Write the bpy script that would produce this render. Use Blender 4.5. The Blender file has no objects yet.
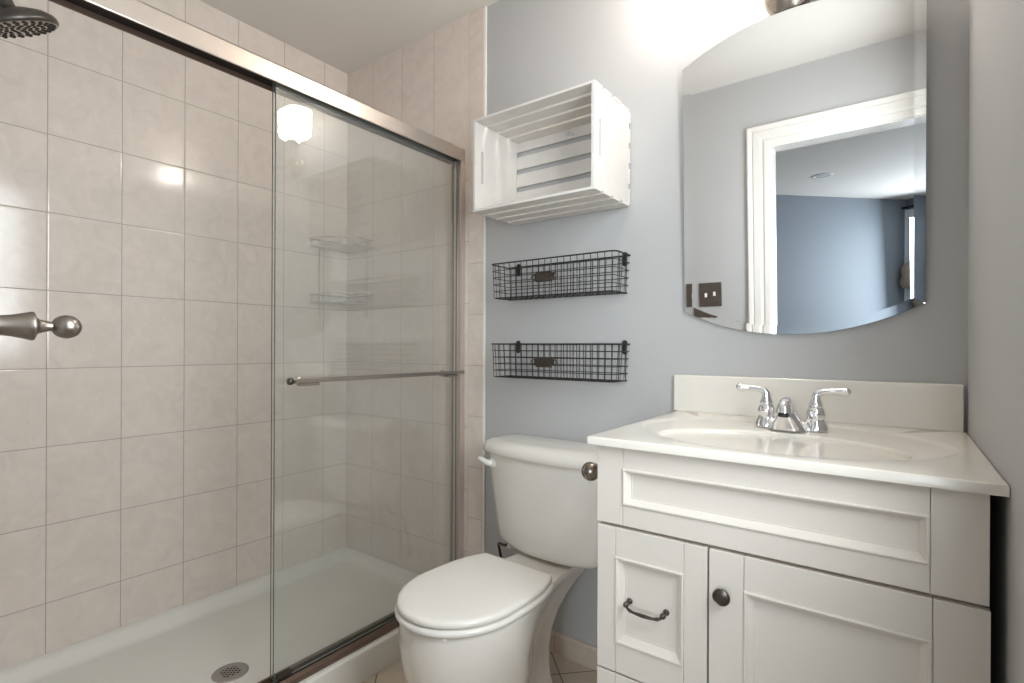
import bpy, bmesh, math, random
from mathutils import Vector, Matrix

PI = math.pi
S = bpy.context.scene
COL = S.collection
random.seed(7)
R = math.radians

# ------------------------------------------------------------------ camera, world, exposure
CAM = Vector((2.2257, -1.6234, 1.1043))
YAW, ROLL, FPX = 0.63670, 0.0040, 524.25
fwd = Vector((-math.sin(YAW), math.cos(YAW), 0.0))
rgt = Vector((math.cos(YAW), math.sin(YAW), 0.0))
upv = Vector((0, 0, 1))
r2 = rgt * math.cos(ROLL) + upv * math.sin(ROLL)
u2 = -rgt * math.sin(ROLL) + upv * math.cos(ROLL)
cam_data = bpy.data.cameras.new('camera')
cam = bpy.data.objects.new('camera', cam_data)
COL.objects.link(cam)
m = Matrix((r2, u2, -fwd)).transposed().to_4x4()
m.translation = CAM
cam.matrix_world = m
cam_data.sensor_width = 36.0
cam_data.lens = FPX / 1024 * 36.0
cam_data.shift_y = (346.82 - 341.5) / 1024
cam_data.clip_start = 0.02
S.camera = cam

w = bpy.data.worlds.new('sky')
S.world = w
w.use_nodes = True
bg = w.node_tree.nodes['Background']
bg.inputs[0].default_value = (0.72, 0.86, 1.0, 1)
bg.inputs[1].default_value = 1.5

S.view_settings.view_transform = 'Standard'
S.view_settings.look = 'None'
S.view_settings.exposure = -0.12
S.view_settings.gamma = 1.0
S.view_settings.use_curve_mapping = False
S.cycles.use_denoising = True
S.cycles.max_bounces = 16
S.cycles.diffuse_bounces = 12
S.cycles.glossy_bounces = 8
S.cycles.transparent_max_bounces = 16
S.cycles.sample_clamp_indirect = 6.0


def area(name, loc, aim, sx, sy, power, color):
    l = bpy.data.lights.new(name, 'AREA')
    l.shape = 'RECTANGLE'
    l.size, l.size_y, l.energy, l.color = sx, sy, power, color
    o = bpy.data.objects.new(name, l)
    COL.objects.link(o)
    o.location = loc
    o.rotation_euler = (Vector(aim) - Vector(loc)).to_track_quat('-Z', 'Y').to_euler()
    return o


# daylight pouring through the bedroom window (area light stands in the window opening)
area('window_daylight', (3.03, -6.01, 1.45), (1.95, -1.6, 1.15), 1.45, 1.5, 95, (0.82, 0.92, 1.0))
SHADE_EMIT = 50.0
# daylight at the bathroom window in the right wall, just out of frame beside the camera
area('bathroom_window_daylight', (2.50, -1.04, 1.58), (0, -1.04, 1.58), .56, 1.1, 36, (0.92, 0.965, 1.0))

# ------------------------------------------------------------------ materials
def lin(c):
    return tuple((x / 12.92 if x <= 0.04045 else ((x + 0.055) / 1.055) ** 2.4) for x in c)


def rgb(r, g, b):
    return lin((r / 255, g / 255, b / 255)) + (1,)


def pm(name, col, rough=0.5, metal=0.0, mottle=0.0, mscale=6.0, bump=0.0, bscale=200.0, spec=0.5, coat=0.0):
    m = bpy.data.materials.new(name)
    m.use_nodes = True
    nt = m.node_tree
    b = nt.nodes['Principled BSDF']
    b.inputs['Base Color'].default_value = col
    b.inputs['Roughness'].default_value = rough
    b.inputs['Metallic'].default_value = metal
    b.inputs['Specular IOR Level'].default_value = spec
    b.inputs['Coat Weight'].default_value = coat
    b.inputs['Coat Roughness'].default_value = 0.08
    tc = nt.nodes.new('ShaderNodeTexCoord')
    n = nt.nodes.new('ShaderNodeTexNoise')
    n.inputs['Scale'].default_value = mscale
    n.inputs['Detail'].default_value = 5
    nt.links.new(tc.outputs['Object'], n.inputs['Vector'])
    mx = nt.nodes.new('ShaderNodeMix')
    mx.data_type = 'RGBA'
    k = 1 - mottle
    mx.inputs[6].default_value = (col[0] * k, col[1] * k, col[2] * k, 1)
    mx.inputs[7].default_value = tuple(min(1, c * (1 + mottle * .6)) for c in col[:3]) + (1,)
    nt.links.new(n.outputs['Fac'], mx.inputs[0])
    nt.links.new(mx.outputs[2], b.inputs['Base Color'])
    if bump:
        n2 = nt.nodes.new('ShaderNodeTexNoise')
        n2.inputs['Scale'].default_value = bscale
        n2.inputs['Detail'].default_value = 3
        nt.links.new(tc.outputs['Object'], n2.inputs['Vector'])
        bp = nt.nodes.new('ShaderNodeBump')
        bp.inputs['Strength'].default_value = bump
        bp.inputs['Distance'].default_value = 0.002
        nt.links.new(n2.outputs['Fac'], bp.inputs['Height'])
        nt.links.new(bp.outputs['Normal'], b.inputs['Normal'])
    return m


def tile_mat(name, col, grout, ax_u, ax_v, u0, v0, pu, pv, rough=0.13, gw=0.0016, vmax=None, diag=False, mott=0.15):
    """Glazed tiles: grid in world coordinates (objects carrying it sit at the world origin)."""
    m = bpy.data.materials.new(name)
    m.use_nodes = True
    nt = m.node_tree
    N, L = nt.nodes, nt.links
    b = N['Principled BSDF']
    geo = N.new('ShaderNodeNewGeometry')
    sep = N.new('ShaderNodeSeparateXYZ')
    L.new(geo.outputs['Position'], sep.inputs[0])

    def math_(op, a, b_=None):
        n = N.new('ShaderNodeMath')
        n.operation = op
        for i, x in enumerate((a, b_)):
            if x is None:
                continue
            if isinstance(x, (int, float)):
                n.inputs[i].default_value = x
            else:
                L.new(x, n.inputs[i])
        return n.outputs[0]
    A, B = sep.outputs['XYZ'.index(ax_u)], sep.outputs['XYZ'.index(ax_v)]
    if diag:
        A, B = math_('MULTIPLY', math_('ADD', A, B), .70711), math_('MULTIPLY', math_('SUBTRACT', A, B), .70711)

    def dist(x, o, p):   # distance to nearest joint
        f = math_('DIVIDE', math_('SUBTRACT', x, o), p)
        fr = math_('ABSOLUTE', math_('SUBTRACT', f, math_('ROUND', f)))
        return math_('MULTIPLY', fr, p), math_('FLOOR', f)
    du, iu = dist(A, u0, pu)
    dv, iv = dist(B, v0, pv)
    if vmax is not None:   # no joint above this height: the top course runs up to the ceiling
        over = math_('GREATER_THAN', B, vmax)
        dv = math_('ADD', dv, over)
    d = math_('MINIMUM', du, dv)
    mr = N.new('ShaderNodeMapRange')
    mr.inputs['From Min'].default_value = gw * .45
    mr.inputs['From Max'].default_value = gw
    L.new(d, mr.inputs['Value'])
    n = N.new('ShaderNodeTexNoise')
    n.inputs['Scale'].default_value = 14
    n.inputs['Detail'].default_value = 7
    n.inputs['Roughness'].default_value = .62
    n.inputs['Distortion'].default_value = 1.2
    # shift the marbling per tile
    cmb = N.new('ShaderNodeCombineXYZ')
    L.new(math_('MULTIPLY', iu, 3.7), cmb.inputs[0])
    L.new(math_('MULTIPLY', iv, 5.3), cmb.inputs[1])
    L.new(math_('MULTIPLY', math_('ADD', iu, iv), 2.1), cmb.inputs[2])
    va = N.new('ShaderNodeVectorMath')
    L.new(geo.outputs['Position'], va.inputs[0])
    L.new(cmb.outputs[0], va.inputs[1])
    L.new(va.outputs[0], n.inputs['Vector'])
    mx = N.new('ShaderNodeMix')
    mx.data_type = 'RGBA'
    mx.inputs[6].default_value = tuple(c * (1 - mott) for c in col[:3]) + (1,)
    mx.inputs[7].default_value = tuple(min(1, c * (1 + mott)) for c in col[:3]) + (1,)
    L.new(n.outputs['Fac'], mx.inputs[0])
    mg = N.new('ShaderNodeMix')
    mg.data_type = 'RGBA'
    mg.inputs[6].default_value = grout
    L.new(mr.outputs[0], mg.inputs[0])
    L.new(mx.outputs[2], mg.inputs[7])
    L.new(mg.outputs[2], b.inputs['Base Color'])
    rr = N.new('ShaderNodeMapRange')
    rr.inputs['To Min'].default_value = .8
    rr.inputs['To Max'].default_value = rough
    L.new(mr.outputs[0], rr.inputs['Value'])
    L.new(rr.outputs[0], b.inputs['Roughness'])
    b.inputs['Specular IOR Level'].default_value = .45
    # pillowed edges + soft glaze waviness
    mr2 = N.new('ShaderNodeMapRange')
    mr2.inputs['From Max'].default_value = gw * 3
    L.new(d, mr2.inputs['Value'])
    n3 = N.new('ShaderNodeTexNoise')
    n3.inputs['Scale'].default_value = 9
    n3.inputs['Detail'].default_value = 2
    L.new(va.outputs[0], n3.inputs['Vector'])
    h = math_('ADD', mr2.outputs[0], math_('MULTIPLY', n3.outputs['Fac'], .55))
    bp = N.new('ShaderNodeBump')
    bp.inputs['Strength'].default_value = .35
    bp.inputs['Distance'].default_value = .0012
    L.new(h, bp.inputs['Height'])
    L.new(bp.outputs['Normal'], b.inputs['Normal'])
    return m


def clear_glass(name, tint):
    m = bpy.data.materials.new(name)
    m.use_nodes = True
    nt = m.node_tree
    nt.nodes.clear()
    out = nt.nodes.new('ShaderNodeOutputMaterial')
    tr = nt.nodes.new('ShaderNodeBsdfTransparent')
    tr.inputs[0].default_value = tint
    gl = nt.nodes.new('ShaderNodeBsdfGlossy')
    gl.inputs['Roughness'].default_value = .015
    gl.inputs[0].default_value = (1, 1, 1, 1)
    fr = nt.nodes.new('ShaderNodeFresnel')
    # same air-to-glass reflectance on both faces of the slab (it does not bend light)
    ge = nt.nodes.new('ShaderNodeNewGeometry')
    mi = nt.nodes.new('ShaderNodeMapRange')
    mi.inputs['To Min'].default_value = 1.52
    mi.inputs['To Max'].default_value = 1 / 1.52
    nt.links.new(ge.outputs['Backfacing'], mi.inputs['Value'])
    nt.links.new(mi.outputs[0], fr.inputs['IOR'])
    mx = nt.nodes.new('ShaderNodeMixShader')
    nt.links.new(fr.outputs[0], mx.inputs[0])
    nt.links.new(tr.outputs[0], mx.inputs[1])
    nt.links.new(gl.outputs[0], mx.inputs[2])
    # faint grey haze mixed in to make the pane paler
    df = nt.nodes.new('ShaderNodeBsdfDiffuse')
    df.inputs[0].default_value = (.62, .64, .62, 1)
    m2 = nt.nodes.new('ShaderNodeMixShader')
    m2.inputs[0].default_value = .03
    nt.links.new(mx.outputs[0], m2.inputs[1])
    nt.links.new(df.outputs[0], m2.inputs[2])
    nt.links.new(m2.outputs[0], out.inputs[0])
    return m


def emit(name, col, strength, base=None):
    m = bpy.data.materials.new(name)
    m.use_nodes = True
    b = m.node_tree.nodes['Principled BSDF']
    b.inputs['Base Color'].default_value = base or col
    b.inputs['Emission Color'].default_value = col
    b.inputs['Emission Strength'].default_value = strength
    b.inputs['Roughness'].default_value = .35
    return m


M = {}
TILE = rgb(221, 210, 201)
GROUT = rgb(160, 150, 141)
GROUT_L = rgb(172, 160, 150)
M['paint'] = pm('grey_wall_paint', rgb(183, 183, 183), .55, mottle=.015, mscale=3, bump=.25, bscale=260, spec=.35)
M['ceil'] = pm('ceiling_paint', rgb(222, 217, 211), .8, mottle=.01, bump=.15, bscale=180, spec=.2)
M['tile_left'] = tile_mat('beige_tile_left', TILE, GROUT, 'Y', 'Z', -1.1532, .2653, .2032, .254, vmax=2.15)
M['tile_back'] = tile_mat('beige_tile_back', TILE, GROUT_L, 'X', 'Z', -.004, .2653, .2032, .254, vmax=1.92)
M['bullnose'] = tile_mat('beige_bullnose', rgb(219, 207, 197), rgb(182, 170, 158), 'X', 'Z', -.5, .409, 5, .2065, gw=.002, vmax=1.75)
M['caulk'] = pm('white_caulk', rgb(236, 233, 228), .4, mottle=.01)
M['floor_tile'] = tile_mat('beige_floor_tile', rgb(200, 186, 170), rgb(118, 106, 96), 'X', 'Y', 1.204 * .70711, 1.407 * .70711,
                           .305, .305, rough=.3, gw=.0028, diag=True)
M['base_tile'] = tile_mat('beige_base_tile', rgb(205, 190, 175), rgb(168, 154, 142), 'X', 'Z', 1.228, -1, .305, 5, rough=.3, gw=.0018)
M['acrylic'] = pm('white_acrylic', rgb(226, 224, 218), .28, mottle=.02, mscale=4, coat=.2)
M['porcelain'] = pm('white_porcelain', rgb(232, 228, 221), .09, mottle=.008, coat=.5)
M['seat'] = pm('white_seat_plastic', rgb(236, 233, 228), .2, mottle=.006)
M['cabinet'] = pm('white_cabinet_paint', rgb(223, 216, 207), .38, mottle=.012, mscale=5, bump=.05, bscale=90)
M['marble'] = pm('cultured_marble', rgb(228, 223, 214), .17, mottle=.02, mscale=9, coat=.15)
M['chrome'] = pm('chrome', (.86, .86, .88, 1), .06, 1, mottle=.01)
M['nickel'] = pm('brushed_nickel', rgb(182, 172, 163), .27, 1, mottle=.04, mscale=40)
M['rail'] = pm('brushed_rail', rgb(204, 194, 186), .3, 1, mottle=.05, mscale=30)
M['rail_dark'] = pm('rail_shade', rgb(40, 34, 31), .5, .3, mottle=.1)  # near-black tone paints the shade inside the hollow header
M['jamb'] = pm('satin_jamb', rgb(206, 194, 186), .45, .55, mottle=.04, mscale=30)
M['bronze'] = pm('bronze_track', rgb(128, 108, 96), .38, .75, mottle=.1, mscale=25)
M['head'] = pm('dark_nickel', rgb(104, 101, 98), .35, .85, mottle=.05, mscale=30)
M['rubber'] = pm('black_rubber', rgb(34, 30, 28), .55, mottle=.1)
M['iron'] = pm('black_iron', rgb(52, 50, 49), .48, .35, mottle=.12, mscale=60)
M['pewter'] = pm('dark_pewter', rgb(100, 93, 88), .3, .9, mottle=.1, mscale=60)
M['wood'] = pm('whitewashed_wood', rgb(220, 216, 211), .62, mottle=.07, mscale=22, bump=.25, bscale=70, spec=.3)
M['glass'] = clear_glass('clear_pane', (.982, .989, .985, 1))
M['glass_edge'] = pm('pane_edge', rgb(96, 112, 104), .15, mottle=.05)
M['mirror'] = pm('mirror_silver', (.93, .94, .95, 1), .0, 1, mottle=.0)
M['mirror_back'] = pm('mirror_back', rgb(120, 120, 120), .5, mottle=.02)
M['trim'] = pm('white_trim_paint', rgb(226, 223, 218), .35, mottle=.01)
M['bedroom'] = pm('blue_grey_paint', rgb(132, 140, 148), .6, mottle=.015, bump=.2, bscale=220)
M['carpet'] = pm('tan_carpet', rgb(172, 160, 146), .95, mottle=.1, mscale=60, bump=.6, bscale=500)
M['shade'] = emit('lit_frosted_shade', (1, .915, .82, 1), SHADE_EMIT, (.95, .95, .93, 1))
M['shade_off'] = pm('unlit_frosted_shade', rgb(240, 238, 232), .35, mottle=.01)
M['can'] = pm('can_baffle', rgb(205, 205, 205), .45, mottle=.02)
M['plate'] = pm('pewter_plate', rgb(120, 110, 103), .35, .8, mottle=.06, mscale=50)
M['holder'] = pm('satin_pewter', rgb(150, 140, 131), .25, .95, mottle=.06, mscale=40)
M['grate'] = pm('drain_metal', rgb(172, 168, 163), .5, .6, mottle=.06, mscale=60)
M['peg'] = pm('dull_nickel', rgb(148, 139, 131), .36, 1, mottle=.05, mscale=60)
M['switch'] = pm('white_switch', rgb(238, 236, 230), .3, mottle=.01)
M['paper'] = pm('toilet_paper', rgb(240, 238, 234), .9, mottle=.03, mscale=60, bump=.4, bscale=150)
M['braid'] = pm('braided_hose', rgb(74, 72, 70), .4, .7, mottle=.3, mscale=200)
M['curtain'] = pm('white_sheer', rgb(240, 243, 246), .9, mottle=.03, mscale=20)
_nt = M['curtain'].node_tree
_tl = _nt.nodes.new('ShaderNodeBsdfTranslucent')
_tl.inputs[0].default_value = rgb(240, 244, 247)
_ms = _nt.nodes.new('ShaderNodeMixShader')
_ms.inputs[0].default_value = .6
_nt.links.new(_nt.nodes['Principled BSDF'].outputs[0], _ms.inputs[1])
_nt.links.new(_tl.outputs[0], _ms.inputs[2])
_nt.links.new(_ms.outputs[0], _nt.nodes['Material Output'].inputs[0])
M['beige_fabric'] = pm('beige_tassel', rgb(150, 138, 124), .95, mottle=.25, mscale=60)

# ------------------------------------------------------------------ helpers
ORG = {}


def bm_():
    return bmesh.new()


def box(bm, x0, x1, y0, y1, z0, z1):
    v = [bm.verts.new((x, y, z)) for z in (z0, z1) for y in (y0, y1) for x in (x0, x1)]
    for f in ((0, 2, 3, 1), (4, 5, 7, 6), (0, 1, 5, 4), (2, 6, 7, 3), (0, 4, 6, 2), (1, 3, 7, 5)):
        bm.faces.new([v[i] for i in f])
    return v


def loft(bm, rings, closed=True, cap0=True, cap1=True, loop=False):
    vr = [[bm.verts.new(p) for p in r] for r in rings]
    n = len(vr[0])
    pairs = list(zip(vr, vr[1:]))
    if loop:
        pairs.append((vr[-1], vr[0]))
    for a, b in pairs:
        for i in range(n if closed else n - 1):
            j = (i + 1) % n
            bm.faces.new((a[i], a[j], b[j], b[i]))
    if closed and not loop:
        if cap0:
            bm.faces.new(list(reversed(vr[0])))
        if cap1:
            bm.faces.new(vr[-1])
    return vr


def frame_axes(d):
    d = d.normalized()
    a = Vector((0, 0, 1)) if abs(d.z) < .9 else Vector((1, 0, 0))
    u = d.cross(a).normalized()
    return u, d.cross(u).normalized()


def tube(bm, pts, r, n=8, closed=False):
    """Round tube along pts; r is a number or one radius per point."""
    P = [Vector(p) for p in pts]
    k = len(P)
    rr = r if isinstance(r, (list, tuple)) else [r] * k
    rings = []
    u = None
    for i, p in enumerate(P):
        if closed:
            d = P[(i + 1) % k] - P[i - 1]
        else:
            d = P[min(i + 1, k - 1)] - P[max(i - 1, 0)]
        d = d.normalized()
        if u is None:
            u, v = frame_axes(d)
        else:
            u = (u - d * u.dot(d)).normalized()
            v = d.cross(u)
        rings.append([p + (u * math.cos(2 * PI * j / n) + v * math.sin(2 * PI * j / n)) * rr[i] for j in range(n)])
    loft(bm, rings, loop=closed)


def lathe(bm, prof, o, axis, n=24):
    """prof: (radius, distance along axis) pairs."""
    o = Vector(o)
    d = Vector(axis).normalized()
    u, v = frame_axes(d)
    rings = [[o + d * h + (u * math.cos(2 * PI * j / n) + v * math.sin(2 * PI * j / n)) * max(r, 1e-5) for j in range(n)] for r, h in prof]
    loft(bm, rings)


def smoothed(pts, it=2, closed=False):
    P = [Vector(p) for p in pts]
    for _ in range(it):
        Q = []
        k = len(P)
        rng = range(k if closed else k - 1)
        if not closed:
            Q.append(P[0])
        for i in rng:
            a, b = P[i], P[(i + 1) % k]
            Q += [a * .75 + b * .25, a * .25 + b * .75]
        if not closed:
            Q.append(P[-1])
        P = Q
    return P


def obj(name, bm, mat, parent=None, smooth=False, bevel=0.0, seg=2, angle=40, label=None, merge=True):
    if merge:
        bmesh.ops.remove_doubles(bm, verts=bm.verts, dist=1e-6)
    bmesh.ops.recalc_face_normals(bm, faces=bm.faces)
    org = ORG.get(parent.name, Vector()) if parent else Vector()
    for v in bm.verts:
        v.co -= org
    me = bpy.data.meshes.new(name)
    bm.to_mesh(me)
    bm.free()
    for mm in (mat if isinstance(mat, list) else [mat]):
        me.materials.append(mm)
    o = bpy.data.objects.new(name, me)
    COL.objects.link(o)
    ORG[o.name] = org
    if parent:
        o.parent = parent
    if smooth:
        for p in me.polygons:
            p.use_smooth = True
        e = me.attributes.new('sharp_edge', 'BOOLEAN', 'EDGE')
        b2 = bmesh.new()
        b2.from_mesh(me)
        b2.edges.ensure_lookup_table()
        for i, ed in enumerate(b2.edges):
            e.data[i].value = len(ed.link_faces) == 2 and ed.calc_face_angle(0) > R(angle)
        b2.free()
    if bevel:
        md = o.modifiers.new('edge', 'BEVEL')
        md.width, md.segments, md.limit_method, md.angle_limit = bevel, seg, 'ANGLE', R(35)
        md.harden_normals = False
    if label:
        o['label'] = label
    return o


def thing(name, label, cat, loc, group=None):
    o = bpy.data.objects.new(name, None)
    o.empty_display_size = .05
    COL.objects.link(o)
    o.location = loc
    ORG[o.name] = Vector(loc)
    o['label'], o['category'] = label, cat
    if group:
        o['group'] = group
    return o


def tag(o, label, cat, group=None):
    o['label'], o['category'] = label, cat
    if group:
        o['group'] = group
    return o


def struct(name, bm, mat, parent=None, **k):
    o = obj(name, bm, mat, parent, **k)
    o['kind'] = 'structure'
    return o


def quick(name, mat, parent, *boxes, bevel=0.0, **k):
    b = bm_()
    for x in boxes:
        box(b, *x)
    return obj(name, b, mat, parent, bevel=bevel, merge=False, **k)


def qstruct(name, mat, *boxes, parent=None, bevel=0.0):
    o = quick(name, mat, parent, *boxes, bevel=bevel)
    o['kind'] = 'structure'
    return o


# ------------------------------------------------------------------ room shell
ZC = 2.4655
XR = 2.354
YF = -1.56
DX0, DX1, DZ = 1.668, 2.332, 2.078       # doorway in the front wall
qstruct('wall_left', M['tile_left'], (-.12, 0, YF - .12, .12, -.1, ZC))
wb = qstruct('wall_back', M['paint'], (0, XR + .12, 0, .12, -.1, ZC))
qstruct('tile_facing', M['tile_back'], (0, .807, -.007, 0, .09, ZC), parent=wb)
qstruct('bullnose_strip', M['bullnose'], (.807, .885, -.007, 0, 0, ZC), parent=wb, bevel=.003)
qstruct('caulk_line', M['caulk'], (.885, .895, -.0065, 0, 0, ZC), parent=wb, bevel=.002)
WY0, WY1, WB, WT = -1.34, -.74, 1.0, 2.16      # window in the right wall, beside the camera
qstruct('wall_right', M['paint'], (XR, XR + .14, WY1, 0, -.1, ZC), (XR, XR + .14, YF - .12, WY0, -.1, ZC),
        (XR, XR + .14, WY0, WY1, -.1, WB), (XR, XR + .14, WY0, WY1, WT, ZC))
wn = qstruct('window_2', M['trim'], (XR + .06, XR + .10, WY0 + .0005, WY0 + .04, WB, WT), (XR + .06, XR + .10, WY1 - .04, WY1 - .0005, WB, WT),
             (XR + .06, XR + .10, WY0 + .04, WY1 - .04, WB + .0005, WB + .045), (XR + .06, XR + .10, WY0 + .04, WY1 - .04, WT - .045, WT - .0005),
             (XR + .065, XR + .095, WY0 + .04, WY1 - .04, 1.565, 1.60))
qstruct('window_pane', M['glass'], (XR + .078, XR + .082, WY0 + .04, WY1 - .04, WB + .045, 1.565), (XR + .078, XR + .082, WY0 + .04, WY1 - .04, 1.60, WT - .045), parent=wn)
qstruct('wall_front', M['paint'],
        (0, DX0 - .02, YF - .12, YF, -.1, ZC),
        (DX1 + .01, XR, YF - .12, YF, -.1, ZC),
        (DX0 - .02, DX1 + .01, YF - .12, YF, DZ + .02, ZC))
qstruct('ceiling', M['ceil'], (-.12, XR + .12, YF - .12, .12, ZC, ZC + .1))
qstruct('floor', M['floor_tile'], (0, XR, YF - .12, 0, -.1, 0))
b = bm_()
loft(b, [[(x, -.0, 0), (x, -.011, 0), (x, -.011, .066), (x, -.008, .0735), (x, -.004, .075), (x, 0, .075)] for x in (.896, 1.69)])
struct('baseboard_back', b, M['base_tile'])
# door casing seen in the mirror: jamb lining, stepped casing, backband
tr = qstruct('trim_1', M['trim'],
             (DX0 - .02, DX0, YF - .12, YF + .001, 0, DZ), (DX1, DX1 + .018, YF - .12, YF + .001, 0, DZ),
             (DX0 - .02, DX1 + .018, YF - .12, YF + .001, DZ, DZ + .02))


def casing(bm, prof):
    # profile (u across from the inner edge, d proud of the wall) swept up the left side and over the head
    def ring(k):
        out = []
        for u, d in prof:
            if k == 0:
                out.append((DX0 - .005 - u, YF + d, 0))
            elif k == 1:
                out.append((DX0 - .005 - u, YF + d, DZ + .005 + u))
            else:
                out.append((XR - .001, YF + d, DZ + .005 + u))
        return out
    loft(bm, [ring(0), ring(1), ring(2)])


b = bm_()
casing(b, [(0, 0), (0, .010), (.004, .0125), (.03, .0125), (.036, .0095), (.044, .0095), (.05, .0125), (.084, .013), (.09, .010), (.094, .012), (.112, .014), (.117, .012), (.118, 0)])
struct('trim_2', b, M['trim'])

# bedroom beyond the doorway (seen only in the mirror)
K = Vector((2.283, -6.488, 0))
d1 = Vector((.596, -.803, 0))
d2 = Vector((.803, .596, 0))


def wall_seg(bm, a, bb, z0, z1, nrm, t=.1):
    a, bb, nrm = Vector(a), Vector(bb), Vector(nrm)
    r = []
    for z in (z0, z1):
        r.append([(p.x, p.y, z) for p in (a, bb, bb + nrm * t, a + nrm * t)])
    loft(bm, r)


b = bm_()
P0 = K - d1 * 5.2
wall_seg(b, P0, K, 0, ZC, (-.803, -.596, 0))
struct('wall_far', b, M['bedroom'])
# window wall, running from the corner K
W0, W1, WZ0, WZ1 = .12, 1.75, .62, 2.26
b = bm_()
o2 = (.596, -.803, 0)
for s0, s1, z0, z1 in ((-.1, W0, 0, ZC), (W1, 3.6, 0, ZC), (W0, W1, 0, WZ0), (W0, W1, WZ1, ZC)):
    wall_seg(b, K + d2 * s0, K + d2 * s1, z0, z1, o2)
struct('wall_window', b, M['bedroom'])
b = bm_()
E1 = K + d2 * 3.6
wall_seg(b, E1, (E1.x, YF - .12, 0), 0, ZC, (1, 0, 0))
struct('wall_side', b, M['bedroom'])
b = bm_()
box(b, -1.2, 0, YF - .12, YF, 0, ZC)
box(b, XR, E1.x + .1, YF - .12, YF, 0, ZC)
box(b, -.02, DX0 - .021, YF - .128, YF - .12, 0, ZC)
box(b, DX1 + .019, XR, YF - .128, YF - .12, 0, ZC)
box(b, DX0 - .021, DX1 + .019, YF - .128, YF - .12, DZ + .021, ZC)
struct('wall_near', b, M['bedroom'], merge=False)
qstruct('ceiling.001', M['ceil'], (-1.4, E1.x + .1, -8.0, YF - .12, ZC, ZC + .1))
qstruct('floor.001', M['carpet'], (-1.4, E1.x + .1, -8.0, YF - .12, -.1, 0))
# window frame with a sash bar
b = bm_()
for s0, s1, z0, z1 in ((W0, W0 + .05, WZ0, WZ1), (W1 - .05, W1, WZ0, WZ1), (W0, W1, WZ0, WZ0 + .05), (W0, W1, WZ1 - .05, WZ1), (W0, W1, 1.42, 1.46)):
    wall_seg(b, K + d2 * s0 + Vector(o2) * .03, K + d2 * s1 + Vector(o2) * .03, z0, z1, o2, .04)
struct('window_1', b, M['trim'], merge=False)

# ------------------------------------------------------------------ shower pan
PX, PY0 = .81, YF
t = thing('shower_pan', 'low white acrylic shower pan with a raised front threshold and round drain', 'shower pan', (0.405, -.78, 0))
b = bm_()


def sm(x):
    x = max(0, min(1, x))
    return x * x * (3 - 2 * x)


TOPZ = .101


def panh(x, y):
    d = min(x, -y - .0, y - PY0)
    dt = .705 - x
    h = TOPZ - .043 * sm((min(d, 9) - .010) / .055)
    if dt < .06:
        h = max(h, TOPZ - .043 * sm(dt / .05))
    r = math.hypot(x - .49, y + .80)
    if d > .05 and dt > .03:
        h -= .010 * (1 - min(1, r / .75))
    return h


xs = [i * .01 for i in range(0, 72)] + [.73, .77, .797, .804, .8085, PX]
ys = [PY0 + i * (abs(PY0) / 150) for i in range(151)]
g = []
for y in ys:
    row = []
    for x in xs:
        z = panh(x, y)
        if x > .80:
            z = TOPZ - {.804: .0006, .8085: .003, PX: .009}[x]
        row.append(b.verts.new((x, y, z)))
    g.append(row)
for j in range(len(ys) - 1):
    for i in range(len(xs) - 1):
        b.faces.new((g[j][i], g[j][i + 1], g[j + 1][i + 1], g[j + 1][i]))
lo = [b.verts.new((PX, y, 0)) for y in ys]
for j in range(len(ys) - 1):
    b.faces.new((g[j][-1], lo[j], lo[j + 1], g[j + 1][-1]))
obj('basin', b, M['acrylic'], t, smooth=True, angle=50)
dz = panh(.49, -.80)
b = bm_()
lathe(b, [(.031, -.004), (.031, .002), (.034, .0036), (.048, .0036), (.053, .002), (.0545, 0), (.0545, -.004)], (.49, -.80, dz), (0, 0, 1), 40)
# lathe caps would close the ring, so drop them
for f in [f for f in b.faces if len(f.verts) > 4]:
    b.faces.remove(f)
dr = obj('drain', b, M['grate'], t, smooth=True, label='round brushed metal floor drain')
b = bm_()
ca, sa = math.cos(R(38)), math.sin(R(38))
cuts = [0.0]
for k in range(13):
    cuts.append(cuts[-1] + (.0038 if k % 2 == 0 else .0068))
cuts = [c - cuts[-1] / 2 for c in cuts]
for i in range(13):
    for j in range(13):
        if i % 2 and j % 2 and math.hypot((cuts[i] + cuts[i + 1]) / 2, (cuts[j] + cuts[j + 1]) / 2) < .029:
            continue
        q = [(cuts[i], cuts[j]), (cuts[i + 1], cuts[j]), (cuts[i + 1], cuts[j + 1]), (cuts[i], cuts[j + 1])]
        if max(math.hypot(*p) for p in q) > .0385:
            continue
        b.faces.new([b.verts.new((.49 + x * ca - y * sa, -.80 + x * sa + y * ca, dz + .0033)) for x, y in q])
bmesh.ops.remove_doubles(b, verts=b.verts, dist=1e-5)
obj('grate', b, M['grate'], dr)
b = bm_()
lathe(b, [(.0335, -.006), (.0335, -.003), (.0, -.003)], (.49, -.80, dz + .004), (0, 0, 1), 28)
obj('drain_hole_shade', b, M['rubber'], dr)  # black disc under the grate, painted shade of the drain opening

# ------------------------------------------------------------------ shower door frame + sliding panes
t = thing('shower_door_frame', 'brushed metal shower enclosure frame with wide header rail above the glass', 'shower frame', (.76, -.78, .1))
b = bm_()
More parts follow.
